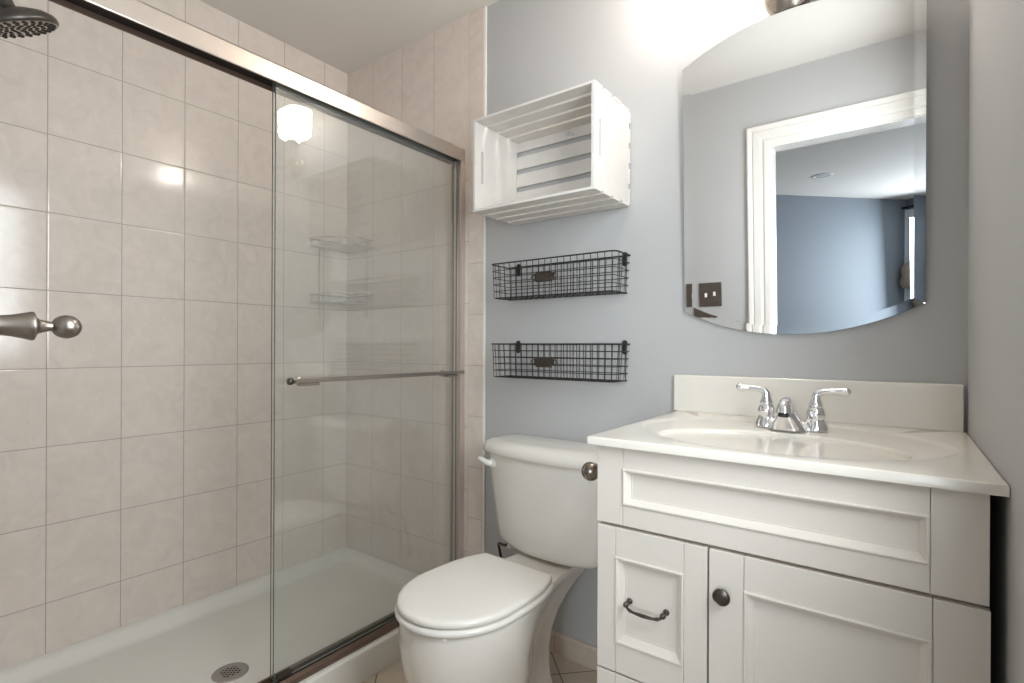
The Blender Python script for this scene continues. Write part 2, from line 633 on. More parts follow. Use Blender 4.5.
# header: C channel open below
prof = [(.788, 0), (.788, .051), (.783, .056), (.722, .056), (.717, .051), (.717, 0), (.722, 0), (.722, .047), (.782, .047), (.782, 0)]
loft(b, [[(x, y, 1.8195 + dz2 + z) for x, z in prof] for y, dz2 in ((-.008, .0415), (YF + .002, .0415))])
obj('header', b, M['rail'], t, bevel=.002)
b = bm_()
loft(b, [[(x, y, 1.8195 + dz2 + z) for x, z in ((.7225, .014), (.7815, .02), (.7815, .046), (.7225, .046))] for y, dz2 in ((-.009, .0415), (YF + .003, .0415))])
obj('channel_shade_fill', b, M['rail_dark'], t, label='dark fill for the shade inside the header channel')  # solid dark fill, its colour stands for shade under the header
b = bm_()
loft(b, [[(x, y, 1.861 + z) for x, z in ((.7223, -.001), (.7235, -.001), (.7235, .0135), (.7223, .0135))] for y in (-.009, YF + .003)])
obj('lip_glare_cover', b, M['bronze'], t, label='dull strip added over the inner header lip to mute its glare')  # thin darker strip added to hide the lamp reflection on the lip
b = bm_()
loft(b, [[(x, y, z) for x, z in ((.79, .1022), (.79, .118), (.784, .127), (.779, .127), (.779, .108), (.763, .108), (.763, .122), (.757, .122), (.757, .108),
                                 (.738, .108), (.738, .127), (.73, .127), (.73, .1022))] for y in (-.008, YF + .002)])
obj('bottom_track', b, M['bronze'], t, label='bronze sliding track on the threshold')
for ya, yb in ((-.032, -.0075), (YF, YF + .025)):
    b = bm_()
    loft(b, [[(x, y, z) for x, y in ((.788, ya), (.788, yb), (.728, yb), (.728, ya), (.735, ya), (.735, ya * .6 + yb * .4), (.752, ya * .6 + yb * .4), (.752, ya),
                                     (.762, ya), (.762, ya * .6 + yb * .4), (.782, ya * .6 + yb * .4), (.782, ya))] for z in (.127, 1.861)])
    obj('jamb', b, M['jamb'], t)


def pane(x0, label, y0, y1, bar):
    t = thing('sliding_glass_door', label, 'shower door', (x0, (y0 + y1) / 2, .128), 'sliding shower doors')
    b = bm_()
    box(b, x0, x0 + .006, y0, y1, .1285, 1.876)
    o = obj('glass', b, [M['glass'], M['glass_edge']], t)
    for p in o.data.polygons:
        if abs(p.normal.x) < .5:
            p.material_index = 1
    if bar:
        q = quick('guide_block', M['pewter'], t, (x0 - .006, x0 - .0005, y0 + .01, y0 + .055, .130, .147), (x0 + .0065, x0 + .009, y0 + .01, y0 + .055, .130, .147), bevel=.001)
        b = bm_()
        xb, zb = .826, 1.0035
        box(b, xb - .004, xb + .004, -.785, -.052, zb - .008, zb + .006)
        obj('towel_bar', b, M['nickel'], t, bevel=.002, label='thin brushed metal towel bar')
        for yy in (-.735, -.125):
            b = bm_()
            lathe(b, [(.013, 0), (.013, .004), (.008, .007), (.0065, .012), (.0065, xb - .004 - x0 - .006 - .002)], (x0 + .0062, yy, zb - .006), (1, 0, 0), 16)
            box(b, xb - .010, xb + .006, yy - .03, yy + .03, zb - .016, zb - .0083)
            obj('bracket', b, M['nickel'], t, smooth=True, merge=False)
        b = bm_()
        lathe(b, [(.0095, 0), (.0105, .003), (.0105, .010), (.0085, .013), (.006, .014), (.006, .018)], (xb, -.801, zb - .001), (0, 1, 0), 16)
        obj('end_cap', b, M['pewter'], t, smooth=True)
    return t


pane(.768, 'outer clear glass sliding shower door carrying the towel bar', -.812, -.040, True)
pane(.742, 'inner clear glass sliding shower door just behind the one with the towel bar', -.806, -.030, False)

# ------------------------------------------------------------------ shower corner caddy
t = thing('corner_caddy', 'two-tier chrome wire shower caddy hung in the tiled corner', 'shower caddy', (0, -.007, 1.25))
RC = .205
for zt, hh in ((1.572, .036), (1.312, .036)):
    arc = [(RC * math.sin(a) + .004, -.011 - RC * math.cos(a), 0) for a in [i * PI / 2 / 16 for i in range(17)]]
    b = bm_()
    for z in (zt, zt + hh):
        rail = [(p[0], p[1], z) for p in arc]
        tube(b, [(.005, -.012, z)] + rail + [(.005, -.012, z)], .0034 if z > zt else .0026, 6)
    for i in (1, 4, 8, 12, 15):
        p = arc[i]
        tube(b, [(p[0], p[1], zt), (p[0], p[1], zt + hh)], .0018, 6)
    for k in range(1, 9):
        x = .004 + RC * k / 9
        yy = -.011 - math.sqrt(max(0, RC ** 2 - (x - .004) ** 2))
        tube(b, [(x, -.012, zt), (x, yy, zt)], .0016, 5)
    obj('shelf', b, M['chrome'], t, smooth=True, merge=False)
for p in ((.007, -.165), (.168, -.014)):
    b = bm_()
    k = Vector((p[0], p[1], 0))
    q = k * .9 + Vector((.016, -.018, 0))
    tube(b, smoothed([(k.x, k.y, 1.612), (k.x, k.y, 1.26), (k.x, k.y, 1.238), (q.x + .012, q.y - .01, 1.238), (q.x + .014, q.y - .012, 1.25)]), .0024, 6)
    obj('upright', b, M['chrome'], t, smooth=True)

# ------------------------------------------------------------------ shower head on the near end wall
HC = Vector((.465, -1.308, 1.888))
fn = Vector((-.10, .50, -1)).normalized()
t = thing('overhead_shower', 'round dark metal shower head with black nozzles hanging at the upper left', 'shower head', tuple(HC))
b = bm_()
lathe(b, [(.083, 0), (.0865, .003), (.0865, .012), (.083, .019), (.070, .029), (.048, .037), (.024, .042), (.017, .048), (.017, .07)], HC, -fn, 48)
obj('housing', b, M['head'], t, smooth=True, angle=60)
b = bm_()
lathe(b, [(.080, 0), (.078, .0012), (.045, .0025), (0, .0025)], HC + fn * .0002, fn, 48)
fp = obj('face_plate', b, M['nickel'], t, smooth=True)
b = bm_()
fu, fv = frame_axes(fn)
for rr_, k in ((.012, 5), (.025, 10), (.038, 15), (.051, 20), (.064, 24), (.0735, 26)):
    for i in range(k):
        a = 2 * PI * i / k + rr_ * 40
        p = HC + (fu * math.cos(a) + fv * math.sin(a)) * rr_ + fn * .0015
        lathe(b, [(.0050, 0), (.0044, .0022), (.003, .0032)], p, fn, 7)
obj('nozzle_field', b, M['rubber'], fp, merge=False, label='black rubber nozzles in rings')
b = bm_()
A0 = HC - fn * .07
tube(b, smoothed([A0, A0 - fn * .05 + Vector((0, -.02, .0)), A0 + Vector((-.03, -.10, .085)), (.39, YF + .001, 2.04)]), .0105, 12)
obj('arm', b, M['head'], t, smooth=True)
b = bm_()
lathe(b, [(.031, 0), (.03, .006), (.02, .012), (.012, .014)], (.39, YF, 2.04), (0, 1, -.1), 24)
obj('flange', b, M['head'], t, smooth=True)

# ------------------------------------------------------------------ ball-ended peg on the front wall beside the doorway
t = thing('wall_peg', 'brushed nickel wall peg with ball end poking in at the far left', 'wall hook', (1.48, YF, 1.124))
b = bm_()
lathe(b, [(.024, 0), (.023, .005), (.014, .010), (.0103, .018), (.0100, .045), (.0102, .056), (.0115, .066), (.0138, .0755), (.0156, .0815), (.0153, .0832), (.0100, .0855), (.0078, .0875),
          (.0062, .0925), (.0050, .0975), (.0052, .099)], (1.48, YF, 1.1245), (0, 1, 0), 28)
obj('post', b, M['peg'], t, smooth=True, angle=70)
b = bm_()
lathe(b, [(.0130 * math.sin(PI * i / 14), .0136 * (1 - math.cos(PI * i / 14))) for i in range(15)], (1.48, YF + .0972, 1.1245), (0, 1, 0), 28)
obj('ball_finial', b, M['peg'], t, smooth=True)

# ------------------------------------------------------------------ whitewashed crate shelf
CX0, CX1, CY0, CY1, CZ0, CZ1 = 1.042, 1.510, -.254, -.003, 1.567, 1.885
t = thing('wooden_crate', 'whitewashed slatted wooden crate hung on its side above the wire baskets', 'crate', ((CX0 + CX1) / 2, 0, CZ0))
TH, SL = .010, .008


def end_panel(x0, x1):
    b = bm_()
    za, zb, ya, yb = CZ0 + SL, CZ1 - SL, CY0, CY1 - SL
    ym, zm, hz, hw = CY0 + .038, (za + zb) / 2 + .002, .05, .006
    o = [(ya, za), (yb, za), (yb, zb), (ya, zb)]
    N = 40
    inner = []
    for i in range(N):
        a = 2 * PI * i / N
        c, s = math.cos(a), math.sin(a)
        inner.append((ym + hw * c, zm + (hz if s > 0 else -hz) * (1 if abs(s) > .02 else 0) + hw * s))
    outer = []
    for y, z in inner:
        d = Vector((y - ym, z - zm))
        ts = []
        if d.x:
            ts.append(((yb if d.x > 0 else ya) - ym) / d.x)
        if d.y:
            ts.append(((zb if d.y > 0 else za) - zm) / d.y)
        k = min(v for v in ts if v > 0)
        outer.append((ym + d.x * k, zm + d.y * k))
    # real rectangle corners
    for c in o:
        k = min(range(N), key=lambda q: (outer[q][0] - c[0]) ** 2 + (outer[q][1] - c[1]) ** 2)
        outer[k] = c
    rings = []
    for x, ps in ((x0, inner), (x0, outer), (x1, outer), (x1, inner)):
        rings.append([(x, y, z) for y, z in ps])
    loft(b, rings, loop=True)
    return obj('end_panel', b, M['wood'], t, bevel=.0012)


end_panel(CX0 + .002, CX0 + .002 + TH)
end_panel(CX1 - .002 - TH, CX1 - .002)
sw = (CY1 - SL - CY0 - 3 * .014) / 4
for zz0, zz1 in ((CZ1 - SL, CZ1), (CZ0, CZ0 + SL)):
    for k in range(4):
        y0 = CY0 + k * (sw + .014)
        jit = random.uniform(-.0015, .0015)
        quick('slat', M['wood'], t, (CX0 + jit, CX1 + jit, y0, y0 + sw, zz0, zz1), bevel=.0012)
for z0, z1 in ((1.5755, 1.624), (1.642, 1.691), (1.709, 1.758), (1.776, 1.823), (1.842, 1.8765)):
    quick('slat', M['wood'], t, (CX0, CX1, CY1 - SL, CY1, z0, z1), bevel=.0012)
b = bm_()
lathe(b, [(.009, 0), (.009, .002), (.004, .0035), (.002, .0035)], (1.275, CY1 - SL - .0005, 1.862), (0, -1, 0), 16)
lathe(b, [(.005, 0), (.005, .006), (.002, .008)], (1.292, CY1 - SL - .0005, 1.855), (0, -1, 0), 12)
obj('mounting_screw', b, M['can'], t, smooth=True, merge=False)

# ------------------------------------------------------------------ black wire baskets
def basket(x0, x1, zr, zb, label):
    t = thing('wire_basket', label, 'basket', ((x0 + x1) / 2, 0, zb), 'black wire wall baskets')
    yb, yf, ins = -.006, -.117, .009
    rr = .0027

    def outline(z, f):
        i = ins * f
        c = .016
        pts = [(x0 + i, yb, z), (x0 + i, yf + i * .6 + c, z), (x0 + i + c * .3, yf + i * .6 + c * .3, z), (x0 + i + c, yf + i * .6, z),
               (x1 - i - c, yf + i * .6, z), (x1 - i - c * .3, yf + i * .6 + c * .3, z), (x1 - i, yf + i * .6 + c, z), (x1 - i, yb, z)]
        return pts
    b = bm_()
    H = zr - zb
    for k in range(1, 6):
        f = k / 5
        tube(b, outline(zr - H * f, f), .0014, 5, closed=True)
    n = 19
    for k in range(n + 1):
        u = k / n
        xt = x0 + .012 + u * (x1 - x0 - .024)
        xm = x0 + ins + .006 + u * (x1 - x0 - 2 * ins - .012)
        tube(b, [(xt, yf + .001, zr), (xm, yf + ins * .6, zb), (xm, yb, zb), (xt, yb, zr)], .0014, 5)
    for k in range(1, 4):
        yy = yf + (yb - yf) * k / 4
        tube(b, [(x0 + .001, yy, zr), (x0 + ins, yy, zb), (x1 - ins, yy, zb), (x1 - .001, yy, zr)], .0014, 5)
    obj('wire_mesh', b, M['iron'], t, smooth=True, merge=False)
    b = bm_()
    tube(b, outline(zr, 0), rr, 6, closed=True)
    obj('rim', b, M['iron'], t, smooth=True)
    xp, zp = x0 + .236, zr - .062
    b = bm_()
    N = 10
    pr = [(-.036, -.013), (.036, -.013), (.036, -.017), (.036, .017), (-.036, .017), (-.036, -.017)]
    box(b, xp - .032, xp + .032, yf - .001, yf + .0015, zp - .018, zp + .018)
    box(b, xp - .040, xp + .040, yf - .0006, yf + .0012, zp - .012, zp + .012)
    for z in (zp - .014, zp + .014):
        tube(b, [(xp - .033, yf - .002, z), (xp + .033, yf - .002, z)], .002, 6)
    for s in (-1, 1):
        ring = [(xp + s * .045 + .008 * math.cos(a), yf - .0005, zp + .008 * math.sin(a)) for a in [2 * PI * i / N for i in range(N)]]
        tube(b, ring, .0018, 5, closed=True)
    obj('label_holder', b, M['pewter'], t, merge=False, label='blank metal label holder')
    for xh in (x0 + .046, x1 - .02):
        b = bm_()
        lathe(b, [(.0, 0), (.0095, 0), (.0095, .003), (0, .0035)], (xh, -.001, zr + .004), (0, -1, 0), 16)
        lathe(b, [(.0, 0), (.0085, 0), (.0085, .003), (0, .0035)], (xh, -.001, zr - .026), (0, -1, 0), 16)
        box(b, xh - .0075, xh + .0075, -.0045, -.001, zr - .026, zr + .006)
        tube(b, smoothed([(xh, -.004, zr - .02), (xh, -.013, zr - .018), (xh, -.016, zr - .008), (xh, -.013, zr + .004), (xh, -.006, zr + .008)]), .0022, 6)
        obj('hook', b, M['iron'], t, merge=False)
    return t


basket(1.011, 1.512, 1.407, 1.283, 'upper black wire basket mounted on the grey wall below the crate')
basket(1.011, 1.512, 1.1145, .994, 'lower black wire basket mounted on the grey wall above the toilet')

# ------------------------------------------------------------------ toilet
TX = 1.272
t = thing('toilet', 'white two-piece toilet with closed lid between shower and vanity', 'toilet', (TX, -.36, 0))
t.rotation_euler.z = R(-3)        # it stands a touch askew
NA = 64


def bowl_ring(z, a, yf, ymid, yb, hb, sq=2.0):
    """Plan outline: half ellipse in front of ymid, narrowing behind it to half width hb at yb."""
    pts = []
    for i in range(NA + 1):           # front half, right to left
        th = -PI * i / NA
        c, s = math.cos(th), math.sin(th)
        pts.append((TX + a * math.copysign(abs(c) ** (2 / sq), c), ymid - (ymid - yf) * abs(s) ** (2 / sq), z))
    k = 14
    for i in range(1, k + 1):
        u = i / k
        pts.append((TX - (a + (hb - a) * sm(min(1, u * 1.35))), ymid + (yb - ymid) * u, z))
    for i in range(k, 0, -1):
        u = i / k
        pts.append((TX + (a + (hb - a) * sm(min(1, u * 1.35))), ymid + (yb - ymid) * u, z))
    return pts


b = bm_()
secs = [(.0, .118, -.610, -.41, -.20, .076), (.022, .118, -.610, -.41, -.20, .076), (.034, .108, -.600, -.41, -.205, .066), (.07, .106, -.605, -.42, -.21, .058), (.11, .114, -.632, -.44, -.21, .054),
        (.16, .132, -.676, -.455, -.21, .054), (.21, .149, -.702, -.465, -.20, .057), (.26, .160, -.716, -.49, -.175, .063), (.30, .166, -.722, -.50, -.14, .072), (.335, .169, -.724, -.51, -.10, .083), (.360, .169, -.723, -.515, -.065, .094), (.378, .168, -.721, -.515, -.045, .104), (.392, .167, -.719, -.515, -.042, .106),
        (.398, .164, -.715, -.515, -.045, .103)]
loft(b, [bowl_ring(z, a, yf, ym, yb, hb) for z, a, yf, ym, yb, hb in secs])
obj('bowl', b, M['porcelain'], t, smooth=True, angle=60)
for s in (-1, 1):
    b = bm_()
    lathe(b, [(.015, 0), (.015, .008), (.011, .016), (.004, .019)], (TX + s * .1, -.33, .022), (s * .2, 0, 1), 14)
    obj('bolt_cap', b, M['seat'], t, smooth=True)


def seat_ring(z, grow):
    """Seat/lid outline: round front, straight back edge."""
    pts = []
    ym, yf, yb, a = -.532, -.731, -.303, .172
    for i in range(NA + 1):
        th = -PI * i / NA
        c, s = math.cos(th), math.sin(th)
        pts.append((TX + (a + grow) * c, ym - (ym - yf + grow) * abs(s), z))
    k = 16
    for i in range(1, k + 1):
        u = i / k
        ww = a * math.sqrt(max(0, 1 - (u * .735) ** 3.0))
        pts.append((TX - ww - grow, ym + (yb - ym + grow) * u, z))
    for i in range(k, 0, -1):
        u = i / k
        ww = a * math.sqrt(max(0, 1 - (u * .735) ** 3.0))
        pts.append((TX + ww + grow, ym + (yb - ym + grow) * u, z))
    return pts


b = bm_()
loft(b, [seat_ring(z, gr) for z, gr in ((.3985, -.010), (.400, -.002), (.404, .003), (.411, .003), (.4155, -.001), (.417, -.007))])
obj('seat', b, M['seat'], t, smooth=True, angle=60)
b = bm_()
loft(b, [seat_ring(z, gr) for z, gr in ((.4195, -.010), (.4205, -.005), (.4235, -.002), (.430, -.002), (.4345, -.005), (.4375, -.011), (.4386, -.020), (.4398, -.05), (.4405, -.10))])
obj('lid', b, M['seat'], t, smooth=True, angle=60)
for s in (-1, 1):
    b = bm_()
    tube(b, [(TX + s * .075 - .022, -.288, .414), (TX + s * .075 + .022, -.288, .414)], .0095, 12)
    obj('hinge', b, M['seat'], t, smooth=True)


def tank_ring(z, hw, yf, bow, yb=-.022):
    pts = []
    c = .032
    ym = yf + bow           # y of the front corners
    k = 24
    for i in range(k + 1):   # bowed front, left to right
        u = -1 + 2 * i / k
        pts.append((TX + u * (hw - c * .25), yf + bow * abs(u) ** 2.4, z))
    pts += [(TX + hw - .002, ym + c * .45, z), (TX + hw, ym + c, z), (TX + hw * .985, yb - .01, z), (TX + hw * .985 - .01, yb, z)]
    pts += [(TX - hw * .985 + .01, yb, z), (TX - hw * .985, yb - .01, z), (TX - hw, ym + c, z), (TX - hw + .002, ym + c * .45, z)]
    return pts


b = bm_()
loft(b, [tank_ring(z, hw, yf, bo, yb) for z, hw, yf, bo, yb in
         ((.4065, .146, -.172, .03, -.045), (.4085, .168, -.184, .035, -.035), (.415, .186, -.192, .037, -.028), (.428, .201, -.197, .038, -.024), (.445, .209, -.200, .039, -.022),
          (.48, .215, -.203, .040, -.022), (.60, .234, -.210, .042, -.022), (.728, .252, -.217, .045, -.022))])
obj('tank', b, M['porcelain'], t, smooth=True, angle=55)
b = bm_()
loft(b, [tank_ring(z, hw, yf, .045, yb) for z, hw, yf, yb in
         ((.7285, .256, -.221, -.018), (.731, .262, -.227, -.015), (.737, .265, -.230, -.013), (.748, .265, -.230, -.013), (.760, .262, -.227, -.014), (.770, .254, -.219, -.018), (.777, .239, -.206, -.026), (.7795, .214, -.185, -.045))])
obj('tank_lid', b, M['porcelain'], t, smooth=True, angle=60)
b = bm_()
lathe(b, [(.019, 0), (.019, .004), (.014, .008)], (TX - .212, -.183, .694), (-.25, -1, 0), 20)
pts = smoothed([(TX - .212, -.190, .694), (TX - .220, -.202, .696), (TX - .238, -.205, .703), (TX - .260, -.200, .706)])
k = len(pts)
tube(b, pts, [.0125 - .0045 * i / (k - 1) for i in range(k)], 12)
obj('flush_handle', b, M['seat'], t, smooth=True, merge=False)

# water supply behind the toilet
t = thing('water_supply', 'dark braided water supply line with shutoff valve behind the toilet', 'water valve', (1.03, 0, .19))
b = bm_()
tube(b, smoothed([(1.03, -.055, .20), (1.028, -.06, .28), (1.030, -.075, .34), (1.036, -.10, .385), (1.085, -.115, .385), (1.108, -.112, .408)]), .005, 10)
obj('hose', b, M['braid'], t, smooth=True)
b = bm_()
lathe(b, [(.028, 0), (.027, .004), (.012, .008), (.008, .01), (.008, .045), (.011, .045), (.011, .068), (.007, .072)], (1.03, 0, .19), (0, -1, 0), 18)
lathe(b, [(.008, 0), (.008, .02)], (1.03, -.055, .185), (0, 0, 1), 12)
obj('valve', b, M['chrome'], t, smooth=True, merge=False)
b = bm_()
lathe(b, [(.014, 0), (.014, .016), (.008, .02)], (1.108, -.112, .386), (0, 0, 1), 14)
obj('coupling_nut', b, M['seat'], t, smooth=True)

# ------------------------------------------------------------------ vanity cabinet
VX0, VX1, VY, VT = 1.690, 2.334, -.58, .892
t = thing('vanity_cabinet', 'white vanity cabinet with recessed panel door and drawers under the sink', 'vanity cabinet', ((VX0 + VX1) / 2, -.29, 0))
quick('carcass', M['cabinet'], t, (VX0 + .003, VX0 + .019, -.558, -.003, .09, .8905), (VX1 - .017, VX1 - .001, -.558, -.003, .09, .8905), (VX0 + .019, VX1 - .017, -.558, -.003, .09, .106), (VX0 + .019, VX1 - .017, -.009, -.003, .106, .70), (VX0 + .019, VX1 - .017, -.558, -.552, .66, .8905), (VX0 + .02, VX1 - .02, -.50, -.48, 0, .0895), (VX0 + .02, VX0 + .036, -.479, -.003, 0, .0895), (VX1 - .036, VX1 - .02, -.479, -.003, 0, .0895), bevel=.0015)


def panel_front(name, x0, x1, z0, z1, sl, sr, rt, rb, mw, yf=VY, full_stiles=True):
    """Frame-and-panel front: stiles, rails, a stepped moulding and a sunk flat panel."""
    b = bm_()
    y1 = yf + .020
    g = .0004
    # stiles
    box(b, x0, x0 + sl - g, yf, y1, z0, z1)
    box(b, x1 - sr + g, x1, yf, y1, z0, z1)
    box(b, x0 + sl + g, x1 - sr - g, yf + .0004, y1, z1 - rt, z1)
    box(b, x0 + sl + g, x1 - sr - g, yf + .0004, y1, z0, z0 + rb)
    o = obj(name, b, M['cabinet'], t, bevel=.0011, merge=False)
    b = bm_()
    xa, xb, za, zb = x0 + sl + g, x1 - sr - g, z0 + rb - .0002, z1 - rt + .0002
    prof = [(-.001, .006), (0, -.0022), (.0025, -.0032), (.005, -.0022), (.0062, .0006), (.0068, .0012), (mw * .72, .0075), (mw * .80, .0105), (mw, .0105), (mw, .0118)]
    rings = []
    for i, d in prof:
        rings.append([(xa + i, yf + d, za + i), (xb - i, yf + d, za + i), (xb - i, yf + d, zb - i), (xa + i, yf + d, zb - i)])
    loft(b, rings, cap0=False)
    obj('panel_moulding', b, M['cabinet'], o)
    return o


panel_front('false_drawer_front', VX0, VX1, .7225, .8895, .060, .069, .045, .045, .017)
d1f = panel_front('drawer', VX0 + .001, 1.9265, .4045, .7155, .043, .045, .062, .064, .021)
d2f = panel_front('drawer', VX0 + .001, 1.9265, .092, .4000, .043, .045, .062, .064, .021)
dof = panel_front('door', 1.9305, VX1 + .0015, .092, .7155, .063, .067, .065, .070, .021)
# drawer pulls: bail with a twisted middle
for dd, zc in ((d1f, .5575), (d2f, .245)):
    b = bm_()
    xa, xb = 1.7625, 1.8425
    yp = VY + .0115
    pts = smoothed([(xa, yp - .002, zc + .003), (xa, yp - .018, zc + .002), (xa + .005, yp - .024, zc - .003), (xa + .018, yp - .026, zc - .006), ((xa + xb) / 2, yp - .027, zc - .006),
                    (xb - .018, yp - .026, zc - .006), (xb - .005, yp - .024, zc - .003), (xb, yp - .018, zc + .002), (xb, yp - .002, zc + .003)], 3)
    k = len(pts)
    rad = []
    for i in range(k):
        u = abs(i / (k - 1) - .5) * 2
        rad.append(.0027 + .0013 * math.exp(-((u - .0) / .16) ** 2) + .0010 * math.exp(-((u - .36) / .07) ** 2))
    tube(b, pts, rad, 10)
    for xx in (xa, xb):
        lathe(b, [(.0, 0), (.0065, 0), (.0065, .0025), (.0045, .005), (.0035, .007)], (xx, yp, zc + .003), (0, -1, 0), 14)
        lathe(b, [(.0062 * math.sin(PI * i / 8), .006 * (1 - math.cos(PI * i / 8))) for i in range(9)], (xx, yp - .0145, zc + .003), (0, -1, 0), 12)
    obj('pull', b, M['pewter'], dd, smooth=True, merge=False, label='dark metal bail pull')
b = bm_()
lathe(b, [(.0, 0), (.0095, 0), (.0095, .002), (.0068, .004), (.0062, .009), (.0085, .011), (.0150, .0125), (.0162, .0145), (.0160, .0165), (.0142, .0180), (.0136, .0174), (.0092, .0190), (.003, .0198), (0, .0199)], (1.957, VY, .634), (0, -1, 0), 28)
obj('knob', b, M['pewter'], dof, smooth=True, angle=50, label='round dark metal knob')

# ------------------------------------------------------------------ vanity top with moulded oval basin
CTX0, CTX1, CTY, CTZ = 1.6755, 2.3525, -.600, .9095
t = thing('countertop', 'white cultured marble vanity top with moulded oval basin and backsplash', 'countertop', ((CTX0 + CTX1) / 2, -.3, .892))
NB = 128
cxr, cyr = 2.004, -.305
corner_angles = [math.atan2(y - cyr, x - cxr) % (2 * PI) for x, y in ((CTX0, CTY), (CTX1, CTY), (CTX1, -.002), (CTX0, -.002))]
angs = sorted([2 * PI * i / NB for i in range(NB)])
for ca_ in corner_angles:
    k = min(range(NB), key=lambda i: abs(angs[i] - ca_))
    angs[k] = ca_


def rect_ring(i, z):
    pts = []
    for a in angs:
        c, s = math.cos(a), math.sin(a)
        tx = ((CTX1 - i - cxr) / c if c > 0 else (CTX0 + i - cxr) / c) if abs(c) > 1e-9 else 9
        ty = ((-.002 - i * 0 - cyr) / s if s > 0 else (CTY + i - cyr) / s) if abs(s) > 1e-9 else 9
        k = min(tx, ty)
        pts.append((cxr + c * k, cyr + s * k, z))
    return pts


def oval(cx, cy, a, bb, z):
    return [(cx + a * math.cos(q), cy + bb * math.sin(q), z) for q in angs]


b = bm_()
rings = [rect_ring(0, .8925), rect_ring(0, CTZ - .003), rect_ring(.0009, CTZ - .0009), rect_ring(.003, CTZ), rect_ring(.005, CTZ), rect_ring(.012, CTZ),
         oval(2.005, -.307, .316, .252, CTZ), oval(2.005, -.307, .312, .249, CTZ - .0008), oval(2.005, -.308, .303, .245, CTZ - .0045), oval(2.005, -.312, .295, .238, CTZ - .006),
         oval(2.004, -.392, .2435, .159, CTZ - .0070), oval(2.004, -.392, .2415, .1572, CTZ - .0074), oval(2.004, -.393, .2395, .155, CTZ - .0088), oval(2.004, -.393, .2375, .153, CTZ - .0125), oval(2.004, -.393, .233, .150, CTZ - .020)]
for k in range(1, 12):
    u = k / 11
    rr = (1 - .97 * u ** 2.4) ** .62
    rings.append(oval(2.004, -.393 + .012 * u, .233 * rr ** .8, .150 * rr ** .8, CTZ - .020 - .113 * math.sin(u * PI / 2)))
loft(b, rings, cap0=True, cap1=True)
obj('counter_slab', b, M['marble'], t, smooth=True, angle=50)
b = bm_()
box(b, 1.6635, 2.3465, -.022, -.0015, CTZ - .001, 1.0205)
obj('backsplash', b, M['marble'], t, bevel=.004, seg=3)
b = bm_()
lathe(b, [(0, 0), (.021, 0), (.021, .002), (.016, .0035), (.008, .002), (0, .002)], (2.004, -.381, CTZ - .1329), (0, 0, 1), 24)
obj('sink_drain', b, M['chrome'], t, smooth=True)

# ------------------------------------------------------------------ faucet
FX, FY, FZ = 2.008, -.165, CTZ - .0045
t = thing('faucet', 'polished chrome two-handle faucet standing on the vanity top', 'faucet', (FX, FY, FZ))
b = bm_()


def fr(hx, hy, z, n=40, e=2.6):
    out = []
    for i in range(n):
        a = 2 * PI * i / n
        c, s = math.cos(a), math.sin(a)
        out.append((FX + hx * math.copysign(abs(c) ** (2 / e), c), FY + hy * math.copysign(abs(s) ** (2 / e), s), z))
    return out


loft(b, [fr(.079, .027, FZ - .0005), fr(.080, .028, FZ + .004), fr(.078, .026, FZ + .009), fr(.070, .022, FZ + .012)])
obj('base_plate', b, M['chrome'], t, smooth=True, angle=60)
# body: broad wedge rising to the spout, whose rounded tip points over the basin
b = bm_()


def fr2(cx, cy, hx, hy, z, n=32, e=2.8):
    out = []
    for i in range(n):
        a = 2 * PI * i / n
        c, s = math.cos(a), math.sin(a)
        out.append((cx + hx * math.copysign(abs(c) ** (2 / e), c), cy + hy * math.copysign(abs(s) ** (2 / e), s), z))
    return out


loft(b, [fr2(FX, FY - .022, .043, .046, FZ + .002), fr2(FX, FY - .024, .038, .045, FZ + .011), fr2(FX, FY - .032, .0275, .046, FZ + .030), fr2(FX, FY - .036, .0195, .043, FZ + .046), fr2(FX, FY - .036, .0135, .037, FZ + .058), fr2(FX, FY - .034, .008, .028, FZ + .066)])
obj('spout_body', b, M['chrome'], t, smooth=True, angle=60)
b = bm_()
pts = smoothed([(FX, FY + .004, FZ + .044), (FX, FY - .012, FZ + .058), (FX, FY - .045, FZ + .068), (FX, FY - .078, FZ + .066), (FX, FY - .092, FZ + .057), (FX, FY - .094, FZ + .046)], 3)
k = len(pts)
tube(b, pts, [.0130 + .0045 * sm(i / (k - 1)) for i in range(k)], 20)
obj('spout', b, M['chrome'], t, smooth=True, angle=60)
b = bm_()
lathe(b, [(.0115, 0), (.0115, .007), (.009, .009), (0, .009)], pts[-1], tuple(pts[-1] - pts[-2]), 16)
obj('aerator', b, M['rubber'], t, smooth=True)
